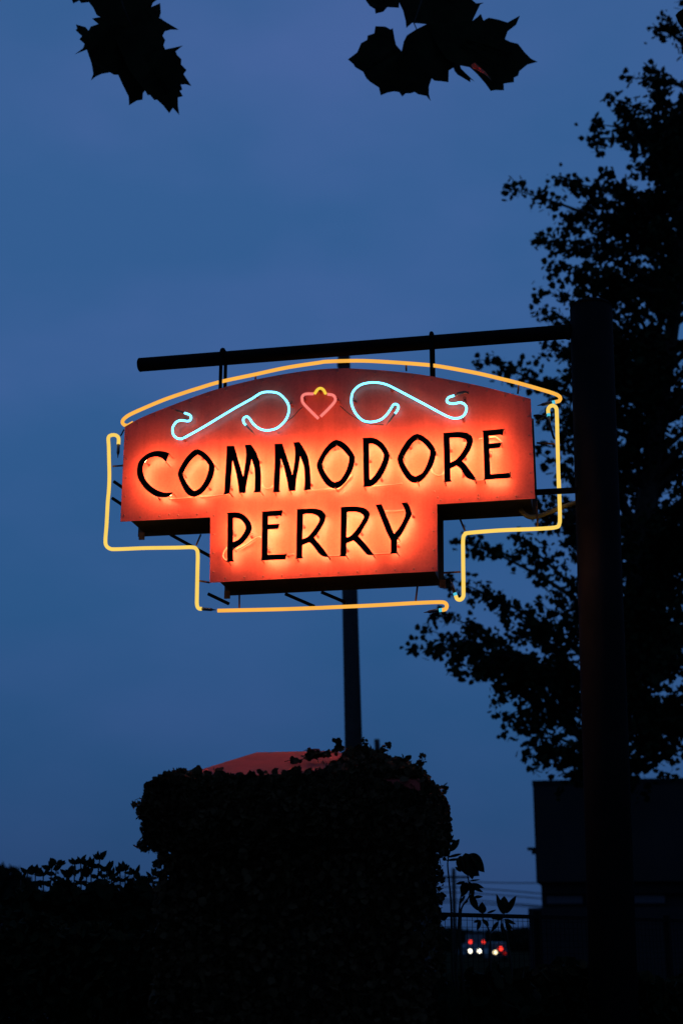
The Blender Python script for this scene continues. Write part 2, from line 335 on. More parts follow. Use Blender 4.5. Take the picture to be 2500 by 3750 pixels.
# ---- letters
ZA = Z(490, 1620, 310 / 1568); ZB = Z(800, 1600, 350 / 1568); ZC = Z(1130, 1570, 310 / 1568); ZD = Z(1430, 1550, 460 / 1568)
ZE = Z(800, 1850, 280 / 1568); ZF = Z(1060, 1830, 300 / 1568); ZG = Z(1320, 1820, 300 / 1568)
LET = [
 ('C, first of the upper row', ZA,
  [[(655,195,1),(560,168),(450,158),(340,175),(240,220),(150,295),(90,375),(65,480),(62,560),(80,660),(140,770),(220,870),(320,950),(420,1000),(530,1015),(630,1005),(690,970),(720,915,1),(630,930),(530,920),(430,880),(330,815),(250,730),(195,640),(167,540),(165,450),(190,380),(240,320),(320,275),(420,258),(510,285),(560,325),(597,362,1)]],
  [[(600,270),(540,235),(440,208),(340,225),(230,285),(140,400),(113,520),(140,660),(230,800),(340,890),(450,950),(560,970),(670,955)]],
  [(655,215),(603,370),(715,930)]),
 ('O, second of the upper row', ZA,
  [[(1165,118,1),(1080,170),(980,270),(900,390),(840,500),(815,590,1),(840,680),(890,800),(950,910),(1020,980),(1100,1005),(1160,995),(1260,940),(1350,840),(1430,710),(1480,580),(1500,440,1),(1450,340),(1370,240),(1270,160)],
   [(1180,225,1),(1260,270),(1330,340),(1395,430,1),(1380,530),(1330,680),(1260,800),(1190,870),(1120,900,1),(1060,850),(990,760),(930,660),(912,590,1),(940,510),(1010,390),(1090,290)]],
  [[(1172,170),(1030,290),(920,440),(865,590),(930,760),(1060,920),(1130,950),(1230,900),(1380,720),(1445,435),(1310,250),(1200,185)]],
  [(1500,430),(905,575),(1165,135)]),
 ('M, third of the upper row', ZB,
  [[(135,150,1),(255,145,1),(300,290),(345,450),(405,655,1),(430,500),(452,330),(450,230),(435,135,1),(530,125,1),(600,220),(650,330),(680,450),(695,600),(697,750),(690,885,1),(700,905,1),(575,908,1),(595,870,1),(598,750),(597,600),(580,480),(543,360,1),(510,520),(475,680),(450,830),(445,915,1),(335,918,1),(330,840),(300,650),(265,500),(230,380,1),(215,550),(200,750),(185,928,1),(80,938,1),(97,905,1),(110,650),(125,400)]],
  [[(145,890),(165,600),(185,250),(205,210),(290,500),(390,870)],[(390,870),(440,650),(490,330),(490,190)],[(490,190),(600,380),(640,600),(645,870)]],
  [(180,915),(343,905),(685,890)]),
 ('M, fourth of the upper row', ZB,
  [[(920,115,1),(1045,107,1),(1090,240),(1145,400),(1210,620,1),(1235,480),(1255,330),(1250,200),(1228,92,1),(1325,82,1),(1400,190),(1460,310),(1490,450),(1508,620),(1510,840,1),(1525,862,1),(1390,872,1),(1410,840,1),(1415,700),(1405,520),(1380,420),(1338,315,1),(1310,500),(1280,650),(1265,780),(1260,882,1),(1150,885,1),(1140,800),(1105,630),(1065,470),(1020,345,1),(1015,500),(1003,700),(998,870,1),(1015,900,1),(885,907,1),(902,880,1),(910,650),(922,400)]],
  [[(950,870),(965,550),(980,190),(1000,200),(1100,500),(1205,840)],[(1205,840),(1250,600),(1295,310),(1285,140)],[(1285,140),(1400,320),(1460,600),(1463,830)]],
  [(902,890),(1157,872),(1408,855)]),
 ('O, fifth of the upper row', ZC,
  [[(512,203,1),(420,245),(320,345),(230,480),(165,610),(148,680,1),(170,770),(220,880),(280,980),(350,1055),(440,1100),(500,1105),(590,1070),(690,970),(780,820),(835,680),(858,520,1),(800,420),(720,320),(620,240)],
   [(520,308,1),(590,350),(660,420),(750,525,1),(740,620),(700,760),(630,890),(560,965),(480,990,1),(420,960),(340,860),(270,740),(248,650,1),(290,550),(350,455),(430,370)]],
  [[(516,250),(355,355),(235,545),(190,670),(250,830),(370,1000),(480,1048),(620,980),(760,750),(805,525),(690,370),(550,265)]],
  [(515,297),(237,650),(490,1085)]),
 ('D, sixth of the upper row', ZC,
  [[(990,172,1),(1080,165),(1180,165),(1270,195),(1370,270),(1440,360),(1498,470,1),(1480,590),(1420,750),(1340,890),(1250,1000),(1170,1055),(1110,1072),(1008,1074,1),(1018,1045,1),(1010,700),(1002,200,1)],
   [(1112,275,1),(1180,275),(1260,310),(1330,380),(1390,470,1),(1375,570),(1320,700),(1250,820),(1180,910),(1127,950,1),(1120,700)]],
  [[(1065,1010),(1062,600),(1060,230),(1180,220),(1320,310),(1440,470),(1400,660),(1290,870),(1150,1010)]],
  [(1485,465),(1015,1062)]),
 ('O, seventh of the upper row', ZD,
  [[(330,130,1),(270,155),(200,220),(140,310),(95,400),(80,450,1),(100,520),(140,600),(200,690),(260,733),(330,740),(390,710),(460,630),(520,530),(555,430),(568,350,1),(530,280),(470,210),(400,155)],
   [(335,200,1),(390,230),(440,280),(492,345,1),(480,430),(440,540),(390,620),(310,665,1),(260,640),(210,570),(170,500),(155,440,1),(190,370),(240,290),(290,230)]],
  [[(332,165),(220,260),(130,400),(118,450),(170,590),(290,700),(350,700),(450,590),(520,430),(530,350),(430,220),(350,172)]],
  [(332,192),(150,405),(555,343),(333,727)]),
 ('R, eighth of the upper row', ZD,
  [[(648,122,1),(750,113),(850,108),(930,115),(990,140),(1020,190),(1020,250),(990,330),(940,410),(890,470,1),(930,510),(990,590),(1068,695,1),(1060,706,1),(1010,705),(950,680),(910,630),(870,570),(820,528,1),(780,545),(743,565,1),(745,640),(747,705,1),(760,728,1),(658,733,1),(668,705,1),(665,500),(655,132,1)],
   [(735,180,1),(800,175),(870,180),(930,200),(945,240),(920,310),(870,390),(810,455),(742,490,1),(738,350)]],
  [[(707,690),(702,400),(698,150),(850,143),(960,170),(983,230),(950,330),(860,440),(760,515)],[(845,500),(930,610),(1015,680)]],
  [(672,722),(1052,697),(978,143)]),
 ('E, last of the upper row', ZD,
  [[(1130,92,1),(1260,80),(1408,68,1),(1395,150,1),(1365,140,1),(1222,152,1),(1225,200),(1228,252,1),(1380,240,1),(1360,303,1),(1230,318,1),(1235,450),(1242,635,1),(1475,620,1),(1495,600,1),(1485,680,1),(1160,705,1),(1168,690,1),(1160,450),(1148,102,1)]],
  [[(1380,108),(1190,122)],[(1190,122),(1198,400),(1205,665)],[(1205,665),(1460,652)],[(1195,285),(1345,275)]],
  [(1408,75),(1373,247),(1165,697),(1487,630)]),
 ('P, first of the lower row', ZE,
  [[(168,160,1),(270,148),(380,145),(470,170),(560,230),(630,310),(670,390),(685,470,1),(650,580),(580,680),(490,780),(400,840),(300,905,1),(298,1000),(298,1115,1),(318,1152,1),(160,1160,1),(180,1130,1),(182,800),(188,190,1)],
   [(300,258,1),(380,262),(450,290),(510,350),(545,410),(560,470,1),(530,550),(470,640),(400,710),(298,758,1),(300,500)]],
  [[(240,1100),(240,600),(242,210),(380,205),(520,270),(620,470),(520,640),(420,750),(260,830)]],
  [(185,1150),(300,880)]),
 ('E, second of the lower row', ZE,
  [[(877,130,1),(1310,100,1),(1315,110,1),(1290,230,1),(1255,212,1),(1015,225,1),(1013,300),(1012,395,1),(1255,380,1),(1220,485,1),(1010,495,1),(1005,750),(1002,1018,1),(1370,1002,1),(1395,985,1),(1370,1108,1),(865,1132,1),(880,1100,1),(890,600),(898,155,1)]],
  [[(1270,158),(955,175)],[(955,175),(950,440),(945,1060)],[(945,1062),(1360,1050)],[(955,440),(1215,430)]],
  [(1310,105),(878,1120),(1385,1000)]),
 ('R, third of the lower row', ZF,
  [[(130,180,1),(280,172),(430,167),(540,180),(620,210),(670,260),(687,320),(670,410),(620,510),(550,620),(468,728,1),(540,810),(630,920),(735,1060,1),(738,1092,1),(690,1095),(620,1075),(560,1030),(500,950),(430,860),(380,812,1),(310,835),(245,868,1),(243,980),(240,1085,1),(262,1118,1),(105,1125,1),(128,1095,1),(132,700),(142,197,1)],
   [(258,275,1),(340,265),(430,268),(510,295),(560,340),(570,390),(530,480),(460,580),(370,690),(300,735),(245,752,1),(250,500)]],
  [[(185,1070),(190,600),(200,225),(430,218),(600,270),(625,340),(560,490),(430,660),(270,790)],[(400,770),(500,880),(620,1020),(680,1060)]],
  [(125,1110),(735,1080),(655,245)]),
 ('R, fourth of the lower row', ZF,
  [[(968,148,1),(1100,133),(1250,130),(1380,145),(1470,180),(1525,240),(1530,300),(1500,390),(1440,490),(1370,610),(1315,690,1),(1390,780),(1480,880),(1600,1035,1),(1596,1060,1),(1555,1062),(1480,1048),(1430,1005),(1360,920),(1290,840),(1215,775,1),(1150,805),(1088,828,1),(1087,940),(1085,1050,1),(1100,1080,1),(945,1085,1),(970,1050,1),(975,700),(980,167,1)],
   [(1095,235,1),(1180,225),(1280,230),(1360,255),(1410,300),(1415,345),(1370,430),(1300,540),(1210,650),(1140,705),(1087,715,1),(1090,480)]],
  [[(1030,1040),(1035,600),(1040,190),(1280,180),(1440,230),(1470,320),(1400,450),(1280,620),(1110,760)],[(1240,735),(1350,850),(1470,990),(1530,1025)]],
  [(1078,1065),(1590,1040),(1485,200)]),
 ('Y, last of the lower row', ZG,
  [[(283,150,1),(400,135,1),(640,708,1),(720,610),(790,500),(840,390),(862,300,1),(830,210),(780,113,1),(890,102,1),(940,190),(978,300,1),(970,350),(920,450),(850,590),(780,710),(695,825,1),(693,950),(697,1040,1),(705,1075,1),(558,1085,1),(577,1050,1),(577,950),(575,830,1),(500,680),(400,430),(300,180,1)]],
  [[(350,170),(500,500),(625,780),(635,1030)],[(635,800),(750,650),(880,420),(918,300),(845,140)]],
  [(690,1050),(715,775),(880,112)]),
]
LW = 0.100; TW = 0.081
for nm, zf, loops, strokes, pins in LET:
    lp = [[(p.x, p.y) for p in catmull(zf(l), 3.0, True)] for l in loops]
    lo = plate('letter', lp, lambda p: at(p[0], p[1], LW), lambda p: at(p[0], p[1], LW) + BACK * 0.006, M['letter'], sign)
    lo['label'] = 'black letter ' + nm
    parts = []
    for s in strokes:
        path = [at(p.x, p.y, LW) + BACK * (LW - TW) for p in catmull(zf(s), 4)]
        parts.append(tube(path, 0.0075, 8))
    mesh('halo_tube', *join(parts), M['halo'], lo, True)
    for p in zf(pins):
        q = at(p[0], p[1], LW)
        mesh('standoff_pin', *tube([q - BACK * 0.004, q - BACK * 0.001, q, q + BACK * (LW + 0.002)], [0.005, 0.007, 0.0042, 0.0042], 8), M['rust'], lo, True)
# painted-out links between letter tubes and glass supports
for zf, pts in ((ZA, [(655,1040),(760,1050),(950,1035),(1150,1008)]), (ZA, [(1225,1000),(1400,1003),(1560,985),(1740,960)]), (ZB, [(720,780),(745,830),(800,850),(860,835),(890,790)]),
                (ZC, [(0,1135),(250,1128),(480,1118),(560,1105),(660,1010),(800,850)]), (ZC, [(1180,1068),(1350,1058),(1568,1040),(1730,1015)]), (ZD, [(505,560),(530,620),(590,655),(640,640),(665,600)]),
                (ZE, [(370,905),(480,860),(650,750),(780,670),(870,655)]), (ZE, [(175,860),(110,960),(90,1050),(120,1110),(180,1150)]), (ZF, [(735,1080),(850,1075),(960,1072)]), (ZF, [(-190,1070),(-60,1060),(0,1052),(90,1045)]),
                (ZG, [(240,1098),(400,1090),(580,1080)]), (ZG, [(480,265),(650,258),(830,245)]), (ZD, [(1025,712),(1100,715),(1170,708)]), (ZD, [(1100,190),(1180,180),(1290,170),(1340,190),(1385,240),(1380,275)])):
    mesh('link_tube', *tube([at(p.x, p.y, 0.03) for p in catmull(zf(pts), 4)], 0.0068, 8), M['link'], sign, True)
sup = []
for zf, L_ in ((ZA, ((280,420),(1420,870),(1290,310),(490,1050))), (ZB, ((220,860),(540,590),(680,420),(1035,480),(1525,790))), (ZC, ((480,390),(880,660),(1140,610),(1350,960))),
               (ZD, ((250,315),(930,450),(750,350),(920,215),(1240,410),(910,660))), (ZE, ((340,620),(690,660),(1200,250),(1040,960))), (ZF, ((280,530),(550,710),(1115,980),(1385,670))), (ZG, ((720,950),(1010,385)))):
    sup += zf(L_)
Z1 = Z(360, 1200, 900 / 1568); Z2 = Z(1200, 1200, 900 / 1568); Z3 = Z(360, 1750, 900 / 1568); Z4 = Z(1200, 1700, 900 / 1568)
ZH = Z(980, 1380, 500 / 1568); ZS = Z(480, 1380, 500 / 1568); ZT = Z(1480, 1380, 500 / 1568)
sup2 = ZS([(625, 735), (1450, 245), (660, 520)]) + ZH([(280, 335), (820, 290), (1010, 300), (1430, 160), (1440, 385), (430, 270), (610, 180)]) + ZT([(680, 515), (700, 290)])
def support_mesh():
    seg = [tube([Vector((0, 0.0, 0)), Vector((0, -0.03, 0)), Vector((0, -0.042, 0.004))], [0.011, 0.008, 0.009], 6)]
    loop = [Vector((0.010 * math.cos(a) , -0.045, 0.012 + 0.012 * math.sin(a))) for a in np.linspace(-2.2, 3.4, 10)]
    seg.append(tube(loop, 0.0028, 4)); seg.append(tube([Vector((-.004, -.044, 0)), Vector((.006, -.046, -.018)), Vector((-.003, -.047, -.03))], 0.0014, 4))
    v, f = join(seg); me = bpy.data.meshes.new('tube_support'); me.from_pydata([tuple(p) for p in v], [], f); me.materials.append(M['support']); return me
sup_me = support_mesh()
for p in sup + sup2:
    o = bpy.data.objects.new('tube_support', sup_me); COL.objects.link(o); o.parent = sign
    o.matrix_basis = wmat(sign).inverted() @ (Matrix.Translation(at(p[0], p[1], 0.0) - BACK * 0.0005) @ Matrix.Rotation(-PSI, 4, 'Z') @ Matrix.Rotation(random.uniform(-1, 1), 4, 'Y'))

# ---- visible neon: each glass tube with its dark electrode ends
def neon(name, pts, wf, r, m, label, ends=(0, 0), step=4, tip=0.022):
    path = [at(p.x, p.y, wf) for p in catmull(pts, step)]
    o = mesh(name, *tube(path, r, 12), M[m], sign, True); o['label'] = label
    for e in (0, 1):
        if not ends[e]: continue
        a, b = (path[0], path[2]) if e == 0 else (path[-1], path[-3])
        t = (a - b).normalized(); c = a + t * (tip if ends[e] == 1 else 0)
        if ends[e] == 1: mesh('tube_end', *tube([a + t * 0.0004, c], r * 0.96, 12), M['cyan_end'], o, True)
        mesh('electrode', *tube([c + t * 0.0004, c + t * 0.07, c + t * 0.085, c + t * 0.11], [r * 0.9, r * 0.85, r * 0.4, r * 0.15], 10), M['glass'], o, True)
    return o
OW = -0.19
OR = 0.0140
top_arc = Z1([(270,582),(225,605),(185,625),(158,612),(160,588),(200,556),(300,510),(420,460),(540,418),(640,386),(780,345),(1000,298),(1200,255),(1400,224)]) + Z2([(0,216),(200,211),(400,220),(640,238),(750,253),(950,290),(1100,325),(1220,355),(1350,392),(1440,420),(1478,442),(1475,466),(1448,474)])
top_arc = top_arc[1:]
o_top = neon('outline_tube', top_arc, OW, OR, 'amber', 'amber neon tube arching over the sign', (0, 1))
o_right = neon('outline_tube', Z2([(1405,548),(1404,520),(1416,502),(1436,497),(1454,512),(1459,560),(1465,800),(1472,1030)]) + Z4([(1472,100),(1475,200),(1478,330),(1475,380),(1453,402),(1340,412),(1100,422),(900,438),(872,450),(862,480),(862,600),(864,800),(862,845),(845,864),(824,860),(815,840)]), OW, OR, 'yellow', 'yellow neon tube stepping down the right side', (1, 1))
o_bot = neon('outline_tube', Z4([(728,929),(748,926),(758,905),(745,884),(700,880),(550,886),(300,900),(0,914)]) + Z3([(1420,829),(1200,837),(1000,842),(762,847)]), OW, OR, 'amber', 'amber neon tube running under the sign', (1, 0))
o_left = neon('outline_tube', Z1([(130,745),(130,704),(112,686),(84,686),(66,702),(68,760),(70,850),(72,950),(68,1045)]) + Z3([(62,150),(54,300),(47,390),(51,430),(75,451),(120,455),(300,448),(500,445),(598,443),(626,455),(635,490),(633,600),(630,750),(630,808),(640,832),(662,836)]), OW, OR, 'yellow', 'yellow neon tube stepping down the left side', (2, 2))
SR = 0.0078
neon('scroll_tube', ZS([(615,415),(645,425),(675,437),(690,462),(685,490),(660,509),(620,505),(570,500),(520,520),(485,570),(478,620),(490,670),(530,705),(570,712),(610,700),(800,595),(1000,475),(1200,355),(1380,255)]) + Z1([(1040,416),(1100,410),(1150,420),(1190,455),(1213,495),(1213,545),(1190,595),(1140,640),(1080,655),(1030,645),(990,615),(965,580),(946,567),(926,580),(928,605),(942,622)]), 0.045, SR, 'cyan', 'pale blue neon scroll left of the heart', (2, 2), 3)
neon('scroll_tube', Z2([(428,548),(442,528),(450,505),(440,490),(420,490),(400,520),(370,560),(330,590),(270,602),(220,590),(180,550),(155,500),(150,460),(160,410),(200,370),(250,353),(310,350),(370,362),(430,390),(600,480),(760,565),(820,578),(860,565),(880,535),(882,505),(865,485),(840,478),(800,485),(765,478),(758,465),(770,445),(806,433)]), 0.045, SR, 'cyan', 'pale blue neon scroll right of the heart', (2, 2), 3)
neon('heart_tube', ZH([(580,478),(500,400),(410,305),(396,260),(396,228),(430,199),(526,195)]), 0.045, 0.0108, 'pink', 'pink neon left half of the heart')
neon('heart_tube', ZH([(608,455),(700,365),(765,290),(775,250),(750,212),(686,199)]), 0.045, 0.0108, 'pink', 'pink neon right half of the heart')
neon('heart_tip_tube', ZH([(538,196),(572,147),(605,131),(638,147),(666,196)]), 0.047, 0.0110, 'lemon', 'yellow neon arch on top of the heart')
# brackets that carry the outline tubes
def bracket(p1, p2, w1, w2, r=0.007, m='rust'):
    mesh('bracket', *tube([at(p1[0], p1[1], w1), at(p2[0], p2[1], w2)], r, 6), M[m], sign, True)
for pz, (a, b) in ((Z2, ((500,275),(499,232))), (Z2, ((1210,420),(1216,365))), (Z1, ((1003,335),(1003,303))), (Z2, ((1330,735),(1445,742))), (Z4, ((1330,235),(1337,405))), (Z4, ((838,340),(874,425))), (Z4, ((735,693),(845,687))),
                   (Z4, ((572,770),(560,872))), (Z3, ((900,745),(900,830))), (Z3, ((655,360),(625,430))), (Z1, ((160,880),(95,884))), (Z3, ((710,668),(645,657)))):
    a, b = pz([a, b]); bracket(a, b, -0.19, -0.208)
# loose leads and conduit
lead = lambda pts, wf, r=0.004, m='cable': mesh('lead_wire', *tube([at(p.x, p.y, wf) for p in catmull(pts, 4)], r, 6), M[m], sign, True)
lead(Z2([(1310,562),(1350,560),(1390,575),(1415,620),(1435,690),(1445,710)]), -0.12, 0.008)
lead(Z2([(1325,605),(1360,580),(1395,555)]), -0.12, 0.006, 'conduit')
lead(ZH([(210,520),(300,450),(360,380),(400,350)]), 0.01, 0.003); lead(ZH([(830,330),(930,420),(1030,480),(1150,535),(1330,550)]), 0.01, 0.003)
lead(Z1([(165,650),(150,680),(142,690)]), -0.1, 0.006); lead(ZT([(600,190),(690,170),(735,190)]), 0.02, 0.006)
mesh('cable_conduit', *tube([at(p.x, p.y, -0.27) for p in catmull(Z4([(1225,290),(1265,328),(1310,338),(1400,312),(1500,272),(1600,240)]), 6)], 0.017, 10), M['conduit'], sign, True)
q0, q1 = Z4([(1318,180), (1590,180)])
V_, F_ = box(0, (at(*q1, -0.05) - at(*q0, -0.05)).length, -0.012, 0.012, -0.019, 0.019); qq = at(*q0, -0.05)
mesh('stay_bar', [qq + SIDE * a.x + BACK * a.y + UPZ * a.z for a in V_], F_, M['steel'], sign)
# hanger straps over the arm
for px, ytop in ((815, 1290), (1584, 1227)):
    for s in (1, -1):
        wv = MID + s * 0.068
        foot = at(px, 1440 if px < 1000 else 1400, MID); headz = None
        arm_p = a0 + adir * ((foot - a0).dot(SIDE) / adir.dot(SIDE))
        x_c = arm_p - BACK * (s * 0.068)
        z1 = arm_p.z + 0.002; z0 = foot.z - 0.10
        V_, F_ = box(-0.0125, 0.0125, -0.006, 0.006, z0, z1)
        mesh('hanger_strap', [Vector((x_c.x, x_c.y, 0)) + SIDE * a.x + BACK * a.y + UPZ * a.z for a in V_], F_, M['steel'], sign)
    arc = [arm_p + BACK * (0.068 * math.cos(t)) + UPZ * (0.0 + 0.068 * math.sin(t)) for t in np.linspace(0, math.pi, 12)]
    mesh('hanger_hook', *tube(arc, 0.0155, 8), M['steel'], sign, True)
# short bars standing in for wires behind, seen in the gaps round the cabinet
for a, b in (((258,1144),(300,1172)), ((262,1106),(300,1132)), ((392,1228),(500,1287)), ((478,1364),(526,1387)), ((655,1364),(722,1393)), ((738,1360),(792,1383))):
    pa, pb = d2([a, b]); mesh('wire_stub', *tube([at(*pa, -0.46), at(*pb, -0.46)], 0.013, 6), M['steel'], sign, True)

# ================================================================== gate pillar with ivy
PY = 8.1
cF = at_y(649 * D, 1775 * D, PY)            # middle of the front eave
pil = thing('gate_pillar', (cF.x + BACK.x * 0.85, cF.y + BACK.y * 0.85, 0), 'broad plastered pillar with a low hipped cap under the neon sign', 'pillar', rz=-PSI)
HW, HD = 0.77, 0.80
eave = 2.47
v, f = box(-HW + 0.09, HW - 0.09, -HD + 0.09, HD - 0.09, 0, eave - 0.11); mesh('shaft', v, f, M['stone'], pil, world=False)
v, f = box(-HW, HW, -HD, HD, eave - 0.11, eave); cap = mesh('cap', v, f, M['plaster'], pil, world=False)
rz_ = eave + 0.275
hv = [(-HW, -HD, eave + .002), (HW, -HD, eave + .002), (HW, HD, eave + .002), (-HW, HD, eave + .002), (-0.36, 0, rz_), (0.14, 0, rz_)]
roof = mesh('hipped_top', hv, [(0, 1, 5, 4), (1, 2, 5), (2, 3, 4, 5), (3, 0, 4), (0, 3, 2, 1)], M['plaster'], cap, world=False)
mesh('ridge_stub', *tube([(0.02, 0, rz_ - .01), (0.02, 0, rz_ + .012)], [0.03, 0.026], 10), M['plaster'], cap, world=False)

# leaf instancing in numpy
def leaf_cloud(name, pos, size, template, fan, material, parent=None, up_bias=0.0, local=None, jitter=0.35):
    """template (k,3) outline in its own plane; fan faces (m,3)"""
    pos = np.asarray(pos, float); n = len(pos)
    q = rng.normal(size=(n, 4)); q /= np.linalg.norm(q, axis=1)[:, None]
    w_, x, y, z = q.T
    Rm = np.stack([np.stack([1 - 2 * (y * y + z * z), 2 * (x * y - z * w_), 2 * (x * z + y * w_)], -1),
                   np.stack([2 * (x * y + z * w_), 1 - 2 * (x * x + z * z), 2 * (y * z - x * w_)], -1),
                   np.stack([2 * (x * z - y * w_), 2 * (y * z + x * w_), 1 - 2 * (x * x + y * y)], -1)], 1)
    s = size * (1 + jitter * (rng.random(n) * 2 - 1))
    V = np.einsum('nij,kj->nki', Rm, template) * s[:, None, None] + pos[:, None, :]
    k = len(template); F = (np.array(fan)[None] + (np.arange(n) * k)[:, None, None]).reshape(-1, 3)
    V = V.reshape(-1, 3)
    if parent is not None:
        inv = np.array(wmat(parent).inverted()); V = V @ inv[:3, :3].T + inv[:3, 3]
    return big_mesh(name, V, F, material, parent)
LEAF_STAR = np.array([(0, 0, 0), (0.16, 0.05, .02), (0.5, 0.02, -.04), (0.30, 0.22, .03), (0.46, 0.52, -.05), (0.2, 0.48, .04), (0, 1.0, -.08), (-0.2, 0.48, .04), (-0.46, 0.52, -.05), (-0.30, 0.22, .03), (-0.5, 0.02, -.04), (-0.16, 0.05, .02)]) - np.array((0, .4, 0))
LEAF_SOFT = np.array([(0, 0, 0), (0.26, 0.0, .03), (0.44, 0.22, -.03), (0.36, 0.45, .02), (0.40, 0.62, -.04), (0.16, 0.78, .03), (0, 1.0, -.07), (-0.16, 0.78, .03), (-0.40, 0.62, -.04), (-0.36, 0.45, .02), (-0.44, 0.22, -.03), (-0.26, 0.0, .03)]) - np.array((0, .4, 0))
STAR_FAN = [(0, i, i + 1) for i in range(1, 11)]
LEAF_OVAL = np.array([(0, 0, 0), (0.22, 0.22, .04), (0.28, 0.5, .05), (0.18, 0.8, .0), (0, 1, -.06), (-0.18, 0.8, .0), (-0.28, 0.5, .05), (-0.22, 0.22, .04)]) - np.array((0, .5, 0))
OVAL_FAN = [(0, i, i + 1) for i in range(1, 7)]

# ivy: mats of leaves over the cap and shaft, thin on the lit left slope
piw = wmat(pil)
ivy = thing('ivy', piw @ Vector((0, 0, 0)), 'dense small-leaved ivy smothering the broad pillar', 'plant', rz=-PSI)
pts = []
def iv(x, y, z): pts.append(piw @ Vector((x, y, z)))
U = random.uniform
def roof_z(x, y):
    return eave + 0.275 * max(0, min(1, (HD - abs(y)) / HD, (HW + x) / (HW - .36), (HW - x) / (HW - 0.14)))
lump = lambda x, k: 0.5 + 0.5 * math.sin(x * 7.3 + k) * math.sin(x * 3.1 + k * 2.2)
for i in range(21000):                    # front of shaft
    x = U(-HW + .03, HW - .02); z = U(0.02, eave); iv(x + U(-.02, .02), -HD + 0.09 - abs(random.gauss(.0, .05)) - .004, z)
for i in range(7000):                     # both sides
    s = random.choice((-1, 1)); z = U(0.02, eave); iv(s * (HW - 0.09 + abs(random.gauss(0, .022))), U(-HD, HD), z)
for i in range(6200):                     # cap front roll
    x = U(-HW - .04, HW + .02); a = U(0, 1)
    z = eave - 0.36 + 0.37 * a; bulge = math.sin(math.pi * min(1, a * 1.0)) * 0.10
    bulge *= 0.45 + 0.9 * lump(x, .4)
    iv(x, -HD - bulge * U(0.2, 1) - .005, z + 0.03 * (lump(x, 1) - .5) - max(0, x - .45) * .22)
for i in range(2600):                     # cap left/right ends
    s = random.choice((-1, 1)); a = U(0, 1); bulge = math.sin(math.pi * a) * (0.115 if s < 0 else 0.035)
    iv(s * (HW + bulge * U(.1, 1)), U(-HD, HD * .6), eave - 0.33 + 0.35 * a)
n = 0
while n < 5200:                            # on the sloping top: heavy to the right, fringe along the front
    x = U(-HW, HW); y = U(-HD, HD * .3)
    dfr = (y + HD) / HD                     # 0 at front eave, 1 at ridge
    lim = 0.09 + 0.05 * math.sin(x * 9) + (0.10 if x < -0.60 else 0) + max(0, (x + 0.05)) * 0.75 + (0.5 if x > 0.26 else 0)
    if 0.05 < x < 0.22 and 0.10 < dfr < 0.42 and random.random() < .93: continue
    if dfr > lim * (0.75 + 0.5 * random.random()): continue
    h = abs(random.gauss(0, .018)) + (0.035 * max(0, math.sin((x - 0.2) * 5.2)) if 0.2 < x < 0.75 else 0) * random.random() * 1.2
    iv(x, y, roof_z(x, y) + h + .006); n += 1
sprigs = []
for (sx, sz, sl, ln) in ((0.24, .22, -0.5, .09), (0.36, .21, 0.3, .09), (0.47, .19, 0.6, .10), (0.60, .11, 0.4, .08), (0.0, .2, 1.5, .16), (0.02, .235, 1.65, .2), (-.1, .17, 1.35, .22), (-0.86, -.08, -1.6, .14), (-0.84, -.22, -2.4, .15), (.80, -.05, 1.2, .1), (.70, .08, .6, .1), (-.74, -.3, -2.6, .16), (.78, -.3, 1.8, .1)):
    p = Vector((sx, -0.35 if abs(sx) < .7 else -.5, eave + sz)); seg = [p.copy()]
    for k in range(7):
        p = p + Vector((math.sin(sl + .25 * math.sin(k)), U(-.2, .2), math.cos(sl + .25 * math.sin(k)))) * ln / 7; seg.append(p.copy())
        for _ in range(2): pts.append(piw @ (p + Vector((U(-.018, .018), U(-.02, .02), U(-.012, .012)))))
    mesh('stem', *tube([piw @ s for s in seg], 0.0025, 4), M['bark'], ivy)
lc = leaf_cloud('foliage', pts, 0.038, LEAF_SOFT, STAR_FAN, M['ivy'], ivy, jitter=.6); lc['kind'] = 'stuff'
whisk = [piw @ Vector(p) for p in ((-0.86, -.4, eave - .06), (-.92, -.42, eave - .035), (-.98, -.42, eave - .04), (-1.0, -.43, eave - .05))]
mesh('stem', *tube(whisk, 0.002, 4), M['bark'], ivy)

# ================================================================== leaves hanging into the top of the picture
YL = 6.8
def near_leaf(root, poly, Y, sx, sy, tilt=(0, 0), curl=0.03, name='leaf'):
    c = Vector((sum(p[0] for p in poly) / len(poly), sum(p[1] for p in poly) / len(poly)))
    dense = [(p.x, p.y) for p in catmull([(p[0], p[1], 1) for p in poly], 14, True)]
    rad = max((Vector(p) - c).length for p in dense)
    def dep(p):
        u = (p[0] - c.x) / rad; v_ = (p[1] - c.y) / rad
        return Y + tilt[0] * u + tilt[1] * v_ + curl * (u * u + v_ * v_) + 0.02 * math.sin(5 * u + 3 * v_)
    o = plate(name, [dense], lambda p: at_y(p[0], p[1], dep(p)), lambda p: at_y(p[0], p[1], dep(p) + 0.0025), M['leaf_near'], root)
    # raised veins: from the stalk end to the outer points
    stalk = Vector((sx, sy)); tips = sorted(poly, key=lambda p: -(Vector(p[:2]) - stalk).length)[:5]
    def inside(q):
        c_ = False
        for i in range(len(poly)):
            a, b = poly[i - 1], poly[i]
            if (a[1] > q.y) != (b[1] > q.y) and q.x < (b[0] - a[0]) * (q.y - a[1]) / (b[1] - a[1]) + a[0]: c_ = not c_
        return c_
    vn = []
    for tp in tips:
        line = [stalk.lerp(Vector(tp[:2]), t) for t in (0.05, .3, .55, .8)]
        if all(inside(q) for q in line[1:]): mesh('vein', *tube([at_y(q.x, q.y, dep(q) - 0.002) for q in line[1:]], [.003, .002, .001], 5), M['leaf_near'], o)
    return o
